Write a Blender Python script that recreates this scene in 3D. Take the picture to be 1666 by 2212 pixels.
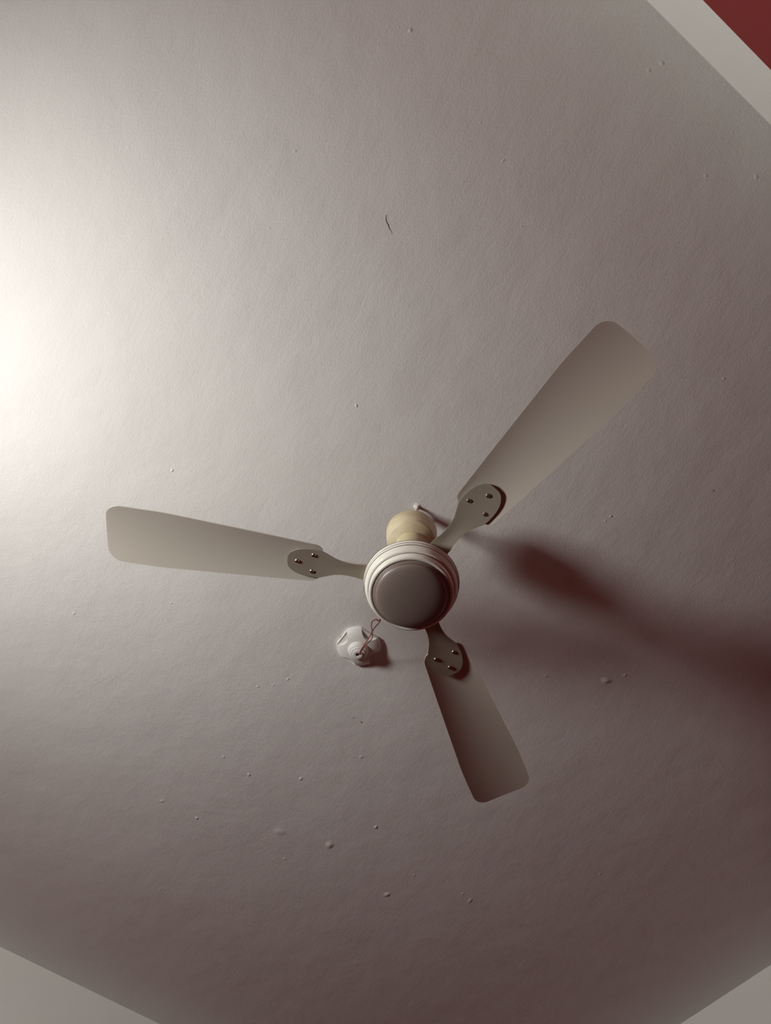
import bpy, bmesh, math, random
from mathutils import Matrix, Vector, noise

for o in list(bpy.data.objects): bpy.data.objects.remove(o)
scene = bpy.context.scene
COL = scene.collection

# ------------------------------------------------------------------ camera
CEIL = 3.0                      # ceiling height; the phone is held at 1.35 m
CAMZ = 1.35
cam_data = bpy.data.cameras.new('camera')
cam = bpy.data.objects.new('camera', cam_data); COL.objects.link(cam)
cam_data.sensor_fit = 'VERTICAL'; cam_data.sensor_height = 24.0
cam_data.lens = 24.0 * 1664.0 / 2212.0
cam_data.clip_start = 0.01
R = Matrix(((0.79201455, -0.56664908, -0.22720425),
            (-0.60959009, -0.71368898, -0.34503327),
            (0.03335962, 0.41177283, -0.91067572)))
# columns must be right, up, back of the camera: forward = -third column
R = Matrix(((R[0][0], R[0][1], R[0][2]), (R[1][0], R[1][1], R[1][2]), (R[2][0], R[2][1], R[2][2])))
cam.matrix_world = Matrix.Translation((0, 0, CAMZ)) @ R.to_4x4()
scene.camera = cam

# ------------------------------------------------------------------ world, exposure
w = bpy.data.worlds.new('world'); scene.world = w; w.use_nodes = True
w.node_tree.nodes['Background'].inputs[0].default_value = (0.5, 0.5, 0.5, 1)
w.node_tree.nodes['Background'].inputs[1].default_value = 0.05
vs = scene.view_settings
vs.view_transform = 'Standard'; vs.look = 'None'; vs.gamma = 1.0; vs.use_curve_mapping = False
vs.exposure = 0.0
LAMP_POWER = 104.0              # radiance of the small panel lamp on the front wall
LAMP = dict(y=0.92, z=CEIL - 0.74, w=0.34, h=0.22)

# ------------------------------------------------------------------ helpers
def tag(o, label=None, cat=None, group=None, kind=None):
    if label: o['label'] = label
    if cat: o['category'] = cat
    if group: o['group'] = group
    if kind: o['kind'] = kind
    return o

def empty(name, loc, label, cat, group=None):
    o = bpy.data.objects.new(name, None); COL.objects.link(o)
    o.location = loc; o.empty_display_size = 0.05
    return tag(o, label, cat, group)

def obj(name, bm, mats, parent=None, smooth=True, loc=(0, 0, 0), angle=35):
    bmesh.ops.recalc_face_normals(bm, faces=bm.faces)
    me = bpy.data.meshes.new(name); bm.to_mesh(me); bm.free()
    for m in (mats if isinstance(mats, (list, tuple)) else [mats]): me.materials.append(m)
    o = bpy.data.objects.new(name, me); COL.objects.link(o)
    if smooth:
        for p in me.polygons: p.use_smooth = True
        me.set_sharp_from_angle(angle=math.radians(angle))
    o.location = loc
    if parent: o.parent = parent
    return o

def lathe(profile, seg=128, center=(0, 0), bm=None):
    """profile: list of (r, z); r == 0 makes a pole"""
    bm = bm or bmesh.new(); rings = []
    for r, z in profile:
        if r < 1e-6:
            rings.append([bm.verts.new((center[0], center[1], z))])
        else:
            rings.append([bm.verts.new((center[0] + r*math.cos(2*math.pi*k/seg),
                                        center[1] + r*math.sin(2*math.pi*k/seg), z)) for k in range(seg)])
    for a, b in zip(rings, rings[1:]):
        for k in range(seg):
            k2 = (k+1) % seg
            if len(a) == 1 and len(b) == 1: continue
            if len(a) == 1: bm.faces.new((a[0], b[k], b[k2]))
            elif len(b) == 1: bm.faces.new((a[k], a[k2], b[0]))
            else: bm.faces.new((a[k], a[k2], b[k2], b[k]))
    return bm

def arc(cx, cz, r, a0, a1, n=6):
    return [(cx + r*math.cos(math.radians(a0+(a1-a0)*i/n)), cz + r*math.sin(math.radians(a0+(a1-a0)*i/n))) for i in range(n+1)]

def spline(pts, n=8):
    out = []; P = [Vector(p) for p in pts]; P = [P[0]] + P + [P[-1]]
    for i in range(1, len(P)-2):
        for k in range(n):
            t = k/n; a, b, c, d = P[i-1], P[i], P[i+1], P[i+2]
            out.append(0.5*((2*b)+(-a+c)*t+(2*a-5*b+4*c-d)*t*t+(-a+3*b-3*c+d)*t**3))
    out.append(P[-2]); return out

def tube(path, r, seg=10, bm=None, caps=True):
    bm = bm or bmesh.new(); path = [Vector(p) for p in path]
    t0 = (path[1]-path[0]).normalized()
    n = t0.orthogonal().normalized(); rings = []
    for i, p in enumerate(path):
        t = (path[min(i+1, len(path)-1)] - path[max(i-1, 0)]).normalized()
        n = (n - t*n.dot(t)).normalized(); b = t.cross(n)
        rr = r(i/(len(path)-1)) if callable(r) else r
        rings.append([bm.verts.new(p + (n*math.cos(2*math.pi*k/seg)+b*math.sin(2*math.pi*k/seg))*rr) for k in range(seg)])
    for a, b_ in zip(rings, rings[1:]):
        for k in range(seg): bm.faces.new((a[k], a[(k+1) % seg], b_[(k+1) % seg], b_[k]))
    if caps: bm.faces.new(rings[0][::-1]); bm.faces.new(rings[-1])
    return bm

def box(bm, c, s, rot=None, bevel=0.0):
    r = bmesh.ops.create_cube(bm, size=1.0)
    vsx = r['verts']
    for v in vsx: v.co = Vector((v.co.x*s[0], v.co.y*s[1], v.co.z*s[2]))
    if rot: bmesh.ops.rotate(bm, verts=vsx, cent=(0, 0, 0), matrix=rot)
    bmesh.ops.translate(bm, verts=vsx, vec=c)
    if bevel:
        es = list({e for v in vsx for e in v.link_edges})
        bmesh.ops.bevel(bm, geom=es, offset=bevel, segments=2, affect='EDGES')
    return bm

# ------------------------------------------------------------------ materials
def mat(name, col, rough=0.5, metal=0.0, spec=0.5, emit=0.0):
    m = bpy.data.materials.new(name); m.use_nodes = True
    b = m.node_tree.nodes['Principled BSDF']
    b.inputs['Base Color'].default_value = (*col, 1); b.inputs['Roughness'].default_value = rough
    b.inputs['Metallic'].default_value = metal; b.inputs['Specular IOR Level'].default_value = spec
    if emit:
        b.inputs['Emission Color'].default_value = (*col, 1); b.inputs['Emission Strength'].default_value = emit
    return m

def noise_col(m, c1, c2, scale, lo=0.35, hi=0.65, detail=4, coord='Object', vec_scale=None):
    nt = m.node_tree; n = nt.nodes; l = nt.links
    tc = n.new('ShaderNodeTexCoord'); mp = n.new('ShaderNodeMapping')
    if vec_scale: mp.inputs['Scale'].default_value = vec_scale
    l.new(tc.outputs[coord], mp.inputs['Vector'])
    nz = n.new('ShaderNodeTexNoise'); nz.inputs['Scale'].default_value = scale; nz.inputs['Detail'].default_value = detail
    l.new(mp.outputs[0], nz.inputs['Vector'])
    r = n.new('ShaderNodeValToRGB'); r.color_ramp.elements[0].position = lo; r.color_ramp.elements[1].position = hi
    r.color_ramp.elements[0].color = (*c1, 1); r.color_ramp.elements[1].color = (*c2, 1)
    l.new(nz.outputs['Fac'], r.inputs[0]); l.new(r.outputs[0], n['Principled BSDF'].inputs['Base Color'])
    return m

def add_bumps(m, layers):
    """layers: (scale, detail, vec_scale, rotation z, distance)"""
    nt = m.node_tree; n = nt.nodes; l = nt.links
    tc = n.new('ShaderNodeTexCoord'); prev = None
    for scale, detail, vsn, rz, dist in layers:
        mp = n.new('ShaderNodeMapping'); mp.inputs['Scale'].default_value = vsn; mp.inputs['Rotation'].default_value = (0, 0, rz)
        l.new(tc.outputs['Object'], mp.inputs['Vector'])
        nz = n.new('ShaderNodeTexNoise'); nz.inputs['Scale'].default_value = scale; nz.inputs['Detail'].default_value = detail
        l.new(mp.outputs[0], nz.inputs['Vector'])
        b = n.new('ShaderNodeBump'); b.inputs['Strength'].default_value = 1.0; b.inputs['Distance'].default_value = dist
        l.new(nz.outputs['Fac'], b.inputs['Height'])
        if prev: l.new(prev.outputs[0], b.inputs['Normal'])
        prev = b
    l.new(prev.outputs[0], n['Principled BSDF'].inputs['Normal'])
    return m

CEIL_COL = (0.72, 0.69, 0.66)
M_ceil = mat('ceiling_paint', CEIL_COL, 0.75, spec=0.3)
noise_col(M_ceil, (0.70, 0.67, 0.64), (0.73, 0.70, 0.67), 2.2, 0.3, 0.7, 3)
add_bumps(M_ceil, [(3.0, 3, (1, 1, 1), 0, 0.006), (11, 2, (1, 0.8, 1), 0.3, 0.0022), (95, 3, (1.0, 0.5, 1), 0.5, 0.00055), (300, 2, (1, 0.6, 1), 0.5, 0.0005)])
M_white = mat('white_wall_paint', (0.87, 0.86, 0.81), 0.7, spec=0.3)
add_bumps(M_white, [(4.0, 2, (1, 1, 1), 0, 0.002), (160, 2, (1, 1, 1), 0, 0.0003)])
M_red = mat('red_wall_paint', (0.27, 0.031, 0.030), 0.65, spec=0.3)
add_bumps(M_red, [(4.0, 2, (1, 1, 1), 0, 0.002), (160, 2, (1, 1, 1), 0, 0.0003)])
M_floor = mat('floor_tile', (0.13, 0.115, 0.10), 0.4)
noise_col(M_floor, (0.045, 0.03, 0.025), (0.065, 0.045, 0.037), 6)
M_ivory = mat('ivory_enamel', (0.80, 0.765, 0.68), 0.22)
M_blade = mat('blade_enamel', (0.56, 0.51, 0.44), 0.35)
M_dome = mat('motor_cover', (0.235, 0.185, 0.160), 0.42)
M_line = mat('brown_pinstripe', (0.12, 0.075, 0.05), 0.4)
M_canopy = mat('aged_plastic', (0.64, 0.53, 0.34), 0.5)
noise_col(M_canopy, (0.52, 0.42, 0.255), (0.70, 0.60, 0.41), 28, 0.3, 0.7, 5)
M_steel = mat('bracket_enamel', (0.38, 0.33, 0.26), 0.35, metal=0.2)
M_rod = mat('rod_enamel', (0.6, 0.55, 0.42), 0.4)
M_rose = mat('white_bakelite', (0.80, 0.785, 0.74), 0.45)
M_hole = mat('dark_hole', (0.015, 0.012, 0.01), 0.8)
M_wire = mat('red_insulation', (0.42, 0.06, 0.045), 0.45)
M_plaster = mat('chalky_plaster', (0.78, 0.75, 0.70), 0.9)
add_bumps(M_plaster, [(400, 2, (1, 1, 1), 0, 0.001)])
M_rubber = mat('dark_shackle', (0.09, 0.075, 0.06), 0.6)
M_screw = mat('steel_screw', (0.5, 0.48, 0.45), 0.3, metal=1)
M_lit = mat('lit_diffuser', (0.965, 0.985, 0.955), 0.5, emit=LAMP_POWER)
M_stain = mat('grey_scuff', (0.32, 0.29, 0.27), 0.9)

# ------------------------------------------------------------------ the setting
X0, X1, Y0, Y1 = -1.07, 2.3034, -0.4636, 2.6260
def ceiling():
    bm = bmesh.new(); nx, ny = 40, 34
    g = [[None]*(ny+1) for _ in range(nx+1)]
    for i in range(nx+1):
        for j in range(ny+1):
            x = X0 + (X1-X0)*i/nx; y = Y0 + (Y1-Y0)*j/ny
            g[i][j] = bm.verts.new((x, y, CEIL))
    for i in range(nx):
        for j in range(ny): bm.faces.new((g[i][j], g[i][j+1], g[i+1][j+1], g[i+1][j]))
    top = [bm.verts.new(p) for p in ((X0, Y0, CEIL+.12), (X1, Y0, CEIL+.12), (X1, Y1, CEIL+.12), (X0, Y1, CEIL+.12))]
    bm.faces.new(top)
    o = obj('ceiling', bm, M_ceil, smooth=False)
    return tag(o, 'plain off-white plastered ceiling with small paint lumps', None, None, 'structure')
C = ceiling()

def wall(name, p, q, inward, band, label):
    """p, q: bottom corners seen from inside; white band under the ceiling over red paint"""
    bm = bmesh.new(); p = Vector((*p, 0)); q = Vector((*q, 0)); out = -Vector((*inward, 0))*0.12
    zs = [0, CEIL-band, CEIL]
    P = [bm.verts.new(p+Vector((0, 0, z))) for z in zs]; Q = [bm.verts.new(q+Vector((0, 0, z))) for z in zs]
    f1 = bm.faces.new((P[0], Q[0], Q[1], P[1])); f2 = bm.faces.new((P[1], Q[1], Q[2], P[2]))
    f1.material_index = 1
    B = [bm.verts.new(v+out+Vector((0, 0, z))) for v, z in ((p, 0), (q, 0), (q, CEIL), (p, CEIL))]
    bm.faces.new(B)
    bm.faces.new((P[0], P[1], P[2], B[3], B[0])); bm.faces.new((Q[0], Q[1], Q[2], B[2], B[1]))
    bm.faces.new((P[0], Q[0], B[1], B[0])); bm.faces.new((P[2], Q[2], B[2], B[3]))
    return tag(obj(name, bm, [M_white, M_red], smooth=False), label, None, None, 'structure')
wall('wall_right', (X0, Y0), (X1, Y0), (0, 1), 0.190, 'dark red wall with a white painted band under the ceiling')
wall('wall_left', (X0, Y1), (X1, Y1), (0, -1), 0.225, 'pale wall strip at the lower left of the ceiling')
wall('wall_back', (X1, Y0), (X1, Y1), (-1, 0), 0.225, 'pale wall strip at the lower right of the ceiling')
wall('wall_front', (X0, Y0), (X0, Y1), (1, 0), 0.190, 'wall beyond the left edge that carries the lamp')
bm = bmesh.new(); box(bm, ((X0+X1)/2, (Y0+Y1)/2, -0.05), (X1-X0, Y1-Y0, 0.1))
tag(obj('floor', bm, M_floor, smooth=False), 'brown floor of the room', None, None, 'structure')

# lumps in the ceiling paint, joined (too small to pick apart)
def lumps():
    bm = bmesh.new(); rnd = random.Random(4)
    L = LUMPS + [(rnd.uniform(-0.3, 2.0), rnd.uniform(-0.3, 2.2), rnd.uniform(0.0015, 0.003), 0.35) for _ in range(40)]
    for x, y, r, hh in L:
        n = 10; rings = []; ph = rnd.uniform(0, 6.28); el = rnd.uniform(1.0, 1.7)
        for s, z in ((1.35, -0.05), (1.0, 0.08), (0.75, 0.35), (0.5, 0.72), (0.25, 0.95)):
            ring = []
            for k in range(n):
                a = 2*math.pi*k/n; q = r*s*(1+0.12*math.sin(2*a+ph))
                dx, dy = q*el*math.cos(a), q*math.sin(a)
                ring.append(bm.verts.new((x+dx*math.cos(ph)-dy*math.sin(ph), y+dx*math.sin(ph)+dy*math.cos(ph), CEIL - z*r*hh)))
            rings.append(ring)
        t = bm.verts.new((x, y, CEIL - r*hh))
        for a, b in zip(rings, rings[1:]):
            for k in range(n): bm.faces.new((a[k], a[(k+1) % n], b[(k+1) % n], b[k]))
        for k in range(n): bm.faces.new((rings[-1][k], rings[-1][(k+1) % n], t))
    tag(obj('paint_lump', bm, M_ceil, C, angle=80), kind='stuff')
LUMPS = [(-0.0408, 0.849, 0.0036, 0.5), (0.203, 0.4601, 0.0036, 0.4), (0.5042, 1.1655, 0.0036, 0.35), (0.4557, 1.2354, 0.0036, 0.35), (0.6041, 1.5029, 0.0053, 0.45), (0.7257, 1.4226, 0.0062, 0.3), (0.998, 1.433, 0.0044, 0.6), (0.9364, 1.5764, 0.0133, 0.25), (0.8662, 1.7076, 0.0044, 0.4), (0.5763, 1.7373, 0.0044, 0.6), (0.7946, 1.6271, 0.0142, 0.12), (1.1912, 1.631, 0.008, 0.35), (1.3646, 1.4807, 0.0036, 0.5), (1.4009, 1.4892, 0.0071, 0.25), (1.1492, 0.6488, 0.0089, 0.4), (1.1746, 0.6077, 0.0044, 0.4), (-0.1429, -0.1705, 0.0036, 0.4), (0.8303, 0.3064, 0.0027, 0.6), (0.6547, 0.188, 0.0027, 0.6), (0.134, -0.11, 0.0027, 0.4), (0.143, 1.1594, 0.0027, 0.5), (0.5876, 0.6098, 0.0044, 0.7), (0.8637, 0.7781, 0.0027, 0.6), (0.2467, -0.3883, 0.0044, 0.3), (0.2575, -0.4106, 0.0044, 0.3), (1.2036, 1.5136, 0.0044, 0.3), (1.6225, 1.1594, 0.0044, 0.3), (-0.0363, 1.3418, 0.0036, 0.3), (0.8097, 1.253, 0.0071, 0.15), (0.5141, 1.495, 0.0053, 0.2), (0.4847, 1.2061, 0.0044, 0.2), (0.4637, 1.7451, 0.0053, 0.3), (1.0196, 0.735, 0.0044, 0.3), (0.4623, -0.3285, 0.0044, 0.25), (0.54, -0.3863, 0.0044, 0.25)] #LUMPS#
lumps()
SCUFF = [(0.0147, 0.1064), (0.0178, 0.1127), (0.0223, 0.117), (0.0272, 0.1187), (0.031, 0.1213), (0.0351, 0.1237), (0.0408, 0.1249), (0.046, 0.1286)] #SCUFF#
if SCUFF:
    tube_bm = tube(spline([(x, y, CEIL-0.0002) for x, y in SCUFF], 5), lambda t: 0.0002+0.0008*math.sin(math.pi*min(1, t*1.15))**0.7, 6)
    obj('scuff', tube_bm, M_stain, C)
SPECKS = [(0.7142, 1.1586, 0.0024), (0.7389, 1.1565, 0.0033), (0.2159, -0.4657, 0.0024), (0.9675, 0.1156, 0.0022)] #SPECKS#
for x, y, r in SPECKS:
    bm = bmesh.new(); bmesh.ops.create_uvsphere(bm, u_segments=8, v_segments=5, radius=r)
    bmesh.ops.scale(bm, verts=bm.verts, vec=(1.3, 0.8, 0.3))
    obj('speck', bm, M_stain, C, loc=(x, y, CEIL))

# ------------------------------------------------------------------ ceiling fan
AX, AY = 0.4565, 0.5825
FZ = CAMZ                                     # profile heights below are above the camera
HOOK_TOP = CEIL
fan = empty('ceiling_fan', (AX, AY, CEIL-0.045),
            'ivory three-bladed ceiling fan with round stepped motor hanging from the ceiling', 'fan')
def L(z): return z + CAMZ - fan.location.z    # local height of a profile height
def fl(name, prof, m, parent=fan, seg=128, angle=30):
    off = 0
    return obj(name, lathe([(r, L(z)) for r, z in prof], seg), m, parent, angle=angle)

fl('down_rod', [(0.0, 1.612), (0.0085, 1.611), (0.0085, 1.372), (0.0, 1.371)], M_rod, seg=32)
canopy = fl('canopy', [(0.0505, 1.524)] + arc(0.0530, 1.5255, 0.0023, 180, 0, 6) +
            [(0.0553, 1.518), (0.0550, 1.506), (0.0535, 1.490)] + arc(0.0470, 1.4795, 0.0050, 20, -70, 5) +
            [(0.0440, 1.4720), (0.0360, 1.4665)] + arc(0.0310, 1.4630, 0.0022, 60, -10, 4) +
            [(0.0305, 1.450), (0.0270, 1.436), (0.018, 1.428), (0.0095, 1.4265), (0.0095, 1.431), (0.0180, 1.433),
             (0.0260, 1.455), (0.0300, 1.470), (0.0455, 1.482), (0.0500, 1.500), (0.0505, 1.524)], M_canopy)

motor = fl('motor_housing', [(0.010, 1.392), (0.022, 1.391), (0.026, 1.386), (0.028, 1.358), (0.048, 1.350)] +
           arc(0.062, 1.338, 0.010, 60, 0, 5) + [(0.0750, 1.330), (0.0820, 1.322), (0.0880, 1.312)] +
           arc(0.0908, 1.302, 0.0020, 40, -50, 6) + [(0.0915, 1.2975), (0.0915, 1.2945), (0.0905, 1.2930), (0.0903, 1.2900), (0.0900, 1.2885)] +
           [(0.0888, 1.2820), (0.0865, 1.2785)] + arc(0.0832, 1.2772, 0.0030, 0, -70, 5) +
           [(0.0821, 1.2737), (0.0813, 1.2722), (0.0810, 1.2690)] + arc(0.0765, 1.2622, 0.0043, 10, -95, 8) +
           [(0.0750, 1.2580), (0.0742, 1.2584), (0.0732, 1.2600), (0.0, 1.2605)], M_ivory)
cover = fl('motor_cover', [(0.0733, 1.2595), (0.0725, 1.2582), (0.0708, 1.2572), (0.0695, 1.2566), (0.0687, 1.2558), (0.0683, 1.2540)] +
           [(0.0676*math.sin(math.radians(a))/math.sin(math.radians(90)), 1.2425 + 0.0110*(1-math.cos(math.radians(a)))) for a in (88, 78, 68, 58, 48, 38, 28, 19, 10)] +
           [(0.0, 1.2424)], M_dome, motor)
def ring(name, R0, z, r, m, parent):
    bm = lathe(arc(R0, L(z), r, 0, 360, 8), 160)
    bmesh.ops.remove_doubles(bm, verts=bm.verts, dist=1e-6)
    return obj(name, bm, m, parent)
for R0, z, r in ((0.0913, 1.2955, 0.0007), (0.0902, 1.2888, 0.0007), (0.0816, 1.2728, 0.0007), (0.0684, 1.2545, 0.0006), (0.0928, 1.303, 0.0005)):
    ring('pinstripe', R0, z, r, M_line, motor)

BZ = 1.326
def blade_bm():
    """runs along +x; under side faces down"""
    bm = bmesh.new(); n = 44; m_ = 16; th = 0.0022
    def half(t):
        wdt = 0.043 + 0.0235*min(1.0, t/0.75)**0.9
        return wdt
    r0, r1 = 0.178, 0.600
    T = []; Bt = []
    ts = sorted(set([i/30 for i in range(31)] + [1-0.066*(1-math.cos(math.pi/2*k/9)) for k in range(10)] + [0.043*(1-math.cos(math.pi/2*k/5)) for k in range(6)]))
    ts = [t for i, t in enumerate(ts) if i == 0 or t - ts[i-1] > 1e-4]; n = len(ts)-1
    for i, t in enumerate(ts):
        row = []; rowb = []
        e = 1.0
        # rounded corners at both ends
        d1 = (1-t)*(r1-r0); d0 = t*(r1-r0); cr = 0.028
        if d1 < cr: e = min(e, 1 - 0.42*(1-math.sqrt(max(0, 1-((cr-d1)/cr)**2))))
        if d0 < 0.018: e = min(e, 1 - 0.35*(1-math.sqrt(max(0, 1-((0.018-d0)/0.018)**2))))
        for j in range(m_+1):
            s = -1 + 2*j/m_
            y = s*half(t)*e
            rr = r0 + (r1-r0)*t
            if t > 0: x = math.sqrt(max(rr*rr - y*y, 1e-6)) if t > 0.9 else rr + (math.sqrt(rr*rr-y*y)-rr)*max(0, (t-0.5)/0.4)
            else: x = rr
            camber = 0.006*(1 - (y/half(t))**2)
            row.append(bm.verts.new((x, y, camber + th/2))); rowb.append(bm.verts.new((x, y, camber - th/2)))
        T.append(row); Bt.append(rowb)
    for i in range(n):
        for j in range(m_):
            bm.faces.new((T[i][j], T[i+1][j], T[i+1][j+1], T[i][j+1]))
            bm.faces.new((Bt[i][j], Bt[i][j+1], Bt[i+1][j+1], Bt[i+1][j]))
    for i in range(n):
        bm.faces.new((T[i][0], Bt[i][0], Bt[i+1][0], T[i+1][0])); bm.faces.new((T[i][m_], T[i+1][m_], Bt[i+1][m_], Bt[i][m_]))
    for j in range(m_):
        bm.faces.new((T[0][j], T[0][j+1], Bt[0][j+1], Bt[0][j])); bm.faces.new((T[n][j], Bt[n][j], Bt[n][j+1], T[n][j+1]))
    return bm

def bracket_bm():
    """flat pressed arm: narrow at the motor, spreading to a rounded palm under the blade root"""
    bm = bmesh.new()
    prof = [(0.070, 0.0190), (0.095, 0.0185), (0.110, 0.0160), (0.130, 0.0155), (0.150, 0.0190), (0.168, 0.0270), (0.182, 0.0325), (0.205, 0.0330), (0.225, 0.0290), (0.240, 0.0190), (0.245, 0.008)]
    pts = spline([(x, h, 0) for x, h in prof], 4); th = 0.0025
    up = []; dn = []
    for p in pts:
        t = min(1, max(0, (p.x-0.09)/0.10))
        ru = []; rd = []
        for s in (-1, -0.5, 0, 0.5, 1):
            z = -0.0010 + 0.0055*(1-(s*p.y/0.066)**2) * t - 0.0045 + 0.003*(1-abs(s))*(1-t)
            ru.append(bm.verts.new((p.x, s*p.y, z+th/2))); rd.append(bm.verts.new((p.x, s*p.y, z-th/2)))
        up.append(ru); dn.append(rd)
    for i in range(len(pts)-1):
        for j in range(4):
            bm.faces.new((up[i][j], up[i+1][j], up[i+1][j+1], up[i][j+1])); bm.faces.new((dn[i][j], dn[i][j+1], dn[i+1][j+1], dn[i+1][j]))
        for j in (0, 4): bm.faces.new((up[i][j], dn[i][j], dn[i+1][j], up[i+1][j]))
    for i in (0, -1):
        for j in range(4): bm.faces.new((up[i][j], up[i][j+1], dn[i][j+1], dn[i][j]))
    return bm

def screw_bm(x, y, z):
    return lathe([(0.0045, z+0.001), (0.0045, z-0.0006), (0.0035, z-0.0018), (0.0, z-0.0022)], 14, (x, y))

PITCH = math.radians(-9)
blade = obj('blade', blade_bm(), M_blade, fan, angle=40)
brk = obj('blade_bracket', bracket_bm(), M_steel, blade, angle=40)
sc = bmesh.new()
screws = []
for x, y in ((0.195, 0.020), (0.195, -0.020), (0.226, 0.0)):
    screws.append(obj('screw', screw_bm(x, y, -0.0018), M_screw, blade))
def place_blade(b, deg):
    b.location = (0, 0, L(BZ))
    b.rotation_euler = (PITCH, 0, math.radians(deg))
BLADE0 = 31
place_blade(blade, BLADE0)
for k in (1, 2):
    b = blade.copy(); COL.objects.link(b); b.parent = fan; place_blade(b, BLADE0 + 120*k)
    for ch in [brk] + screws:
        c = ch.copy(); COL.objects.link(c); c.parent = b

# shackle that joins the rod to the hook
bm = bmesh.new()
for s in (-1, 1): box(bm, (s*0.0115, 0, L(1.600)), (0.003, 0.016, 0.040), bevel=0.0008)
bm2 = tube([(-0.018, 0, L(1.603)), (0.018, 0, L(1.603))], 0.0035, 12, bm)
obj('shackle', bm, M_rubber, fan, smooth=False)

# hook cast into the ceiling, thick with old paint
hook = bmesh.new(); HX, HY = AX+0.0045, AY-0.0145
pth = spline([(HX, HY, CEIL+0.004), (HX, HY+0.001, CEIL-0.012), (AX+0.003, AY-0.007, CEIL-0.026),
              (AX+0.001, AY, CEIL-0.0335), (AX-0.001, AY+0.008, CEIL-0.026), (AX-0.001, AY+0.010, CEIL-0.016)], 6)
tube(pth, lambda t: 0.0036+0.0003*math.sin(t*23), 14, hook)
hk = obj('ceiling_hook', hook, M_plaster)
tag(hk, 'small white-painted hook in the ceiling above the fan canopy', 'hook')
bm = bmesh.new(); rnd = random.Random(2); seg = 22
lathe([(0.0, CEIL-0.0030), (0.004, CEIL-0.0028), (0.0055, CEIL-0.0018), (0.0075, CEIL-0.0008), (0.010, CEIL+0.0006)], seg, (HX, HY), bm)
for v in bm.verts:
    v.co += Vector((rnd.uniform(-1, 1), rnd.uniform(-1, 1), rnd.uniform(-1, 1)))*0.0007
obj('plaster_collar', bm, M_plaster, hk)

# ------------------------------------------------------------------ ceiling rose
RX, RY = 0.5862, 0.9640
rose = empty('ceiling_rose', (RX, RY, CEIL), 'small white round ceiling rose with scooped flats beside the fan motor', 'ceiling rose')
RS = 1.13
def rose_bm():
    """low dome whose rim is cut by four chords, each with a scooped pocket behind a thin wall"""
    bm = bmesh.new(); seg = 360
    P = [(0.0225, 0.0195), (0.0280, 0.0188), (0.0320, 0.0178), (0.0360, 0.0163), (0.0400, 0.0144), (0.0440, 0.0121), (0.0475, 0.0096), (0.0500, 0.0072), (0.06, 0.006)]
    def dome(r):
        for (r0, h0), (r1, h1) in zip(P, P[1:]):
            if r <= r1: return h0 + (h1-h0)*max(0, (r-r0))/(r1-r0)
        return P[-1][1]
    cols = []
    for k in range(seg):
        a = 2*math.pi*k/seg
        d = ((a - ROSE_A + math.pi/4) % (math.pi/2)) - math.pi/4
        R_ = min(0.0500, 0.0452/math.cos(d)); wall = 0.0009
        rb = R_ - wall
        q = 0.0225
        while q < R_ - wall:                       # where the ray enters the pocket
            u, v = q*math.cos(d), q*math.sin(d)
            if u > 0.0320 + (v/0.0205)**2*0.0123: rb = q; break
            q += 0.0002
        pk = rb < R_ - wall - 1e-5
        rs = [0.0225 + (rb-0.0225)*t/9 for t in range(10)]
        col = [(r_, dome(r_)) for r_ in rs]
        fl_ = 0.0080 if pk else dome(rb)
        rim = dome(R_ - wall) if not pk else 0.0093
        col += [(rb + (0.0003 if pk else 0), fl_), (R_ - wall, fl_), (R_ - wall + 0.0001, rim), (R_ - 0.0002, rim - 0.0003), (R_, rim - 0.0010), (R_, 0.0)]
        cols.append([bm.verts.new((r_*math.cos(a)*RS, r_*math.sin(a)*RS, -h*RS)) for r_, h in col])
    for a, b in zip(cols, cols[1:] + cols[:1]):
        for i in range(len(a)-1): bm.faces.new((a[i], a[i+1], b[i+1], b[i]))
    bm.faces.new([c[0] for c in cols]); bm.faces.new([c[-1] for c in cols][::-1])
    bmesh.ops.remove_doubles(bm, verts=bm.verts, dist=2e-6)
    return bm
ROSE_A = math.radians(176)
obj('base', rose_bm(), M_rose, rose, angle=32)
cap = obj('cap', lathe([(r*RS, z*RS) for r, z in [(0.0232, -0.0180), (0.0232, -0.0215), (0.0225, -0.0250), (0.0205, -0.0285), (0.0185, -0.0300), (0.0160, -0.0306), (0.0157, -0.0330), (0.0150, -0.0336), (0.0110, -0.0340), (0.0107, -0.0362), (0.0098, -0.0368), (0.0048, -0.0368), (0.0043, -0.0355), (0.0043, -0.0300), (0.0, -0.0300)]], 80), M_rose, rose, angle=25)
obj('cord_hole', lathe([(0.0, -0.0395), (0.0047, -0.0395), (0.0047, -0.037), (0, -0.037)], 24), M_hole, cap)
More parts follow.
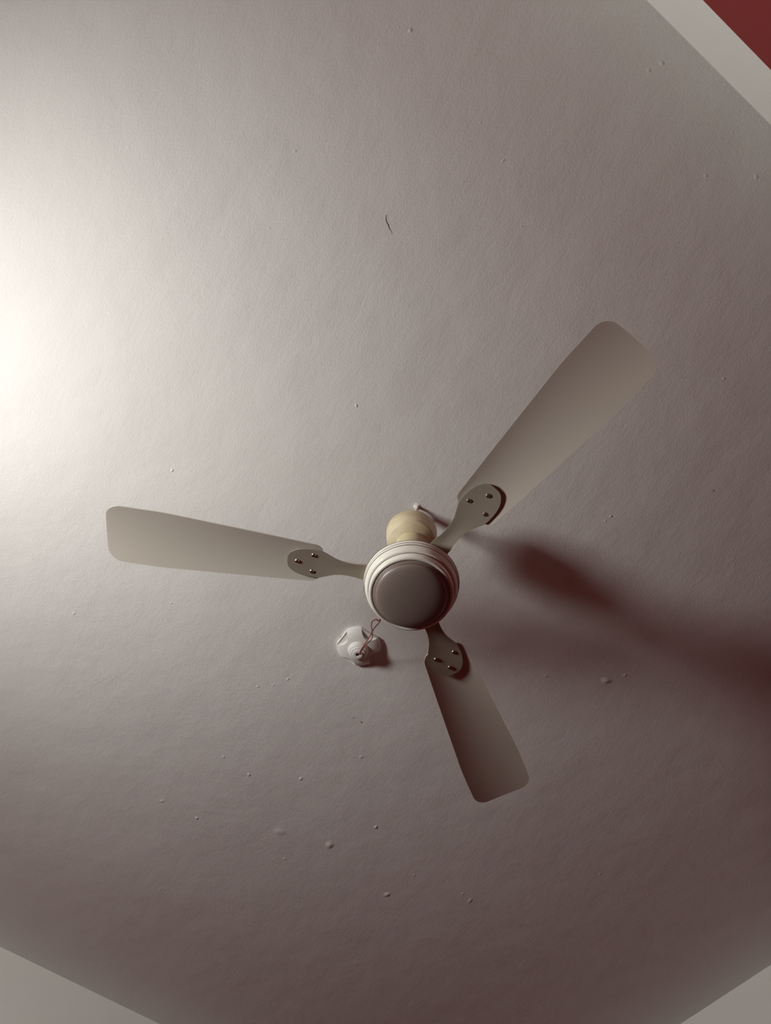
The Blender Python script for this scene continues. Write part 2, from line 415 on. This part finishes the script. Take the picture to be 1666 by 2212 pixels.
obj('screw', lathe([(0.0, 0.000), (0.0030, -0.0002), (0.0033, -0.003), (0.0026, -0.0045), (0, -0.005)], 16, (-0.0480, 0.0070)), M_hole, rose)

# ------------------------------------------------------------------ twisted red wire from rose to canopy
WIRE_A = [(0.5872, 0.964, 2.9615), (0.5873, 0.9548, 2.956), (0.5855, 0.951, 2.9541), (0.5788, 0.9284, 2.9403), (0.5728, 0.9067, 2.9262), (0.5712, 0.8877, 2.9183), (0.5646, 0.8704, 2.9062), (0.5533, 0.8552, 2.8928), (0.5431, 0.8419, 2.8841), (0.5305, 0.8261, 2.8694), (0.521, 0.8105, 2.8569), (0.5201, 0.8024, 2.8533), (0.5223, 0.7947, 2.8508), (0.5281, 0.7872, 2.8494), (0.498, 0.7036, 2.8247), (0.464, 0.596, 2.7775)] #WIREA#
WIRE_B = [(0.5852, 0.964, 2.9615), (0.5861, 0.9557, 2.956), (0.5823, 0.9484, 2.9502), (0.5751, 0.9257, 2.9378), (0.569, 0.9059, 2.9259), (0.5611, 0.8839, 2.9103), (0.5554, 0.8634, 2.9), (0.5474, 0.8458, 2.8865), (0.5405, 0.826, 2.8732), (0.5371, 0.8073, 2.8638), (0.5284, 0.7857, 2.8467), (0.4982, 0.7028, 2.8233), (0.464, 0.596, 2.7775)] #WIREB#
wire = empty('fan_wire', (RX, RY, CEIL-0.036), 'thin red twisted pair of wires running from the ceiling rose to the fan', 'wire')
for pts in (WIRE_A, WIRE_B):
    if pts:
        P = [Vector(p)-Vector(wire.location) for p in pts]
        obj('strand', tube(spline(P, 6), 0.0012, 8), M_wire, wire)

# ------------------------------------------------------------------ panel lamp on the front wall (outside the frame)
tl = empty('wall_lamp', (X0, LAMP['y'], LAMP['z']), 'white rectangular wall lamp beyond the left edge of the view', 'lamp')
bm = bmesh.new(); box(bm, (0.030, 0, 0), (0.060, LAMP['w']+0.03, LAMP['h']+0.03), bevel=0.006); obj('lamp_body', bm, M_rose, tl, smooth=False)
bm = bmesh.new(); box(bm, (0.062, 0, 0), (0.006, LAMP['w'], LAMP['h'])); obj('diffuser', bm, M_lit, tl, smooth=False)
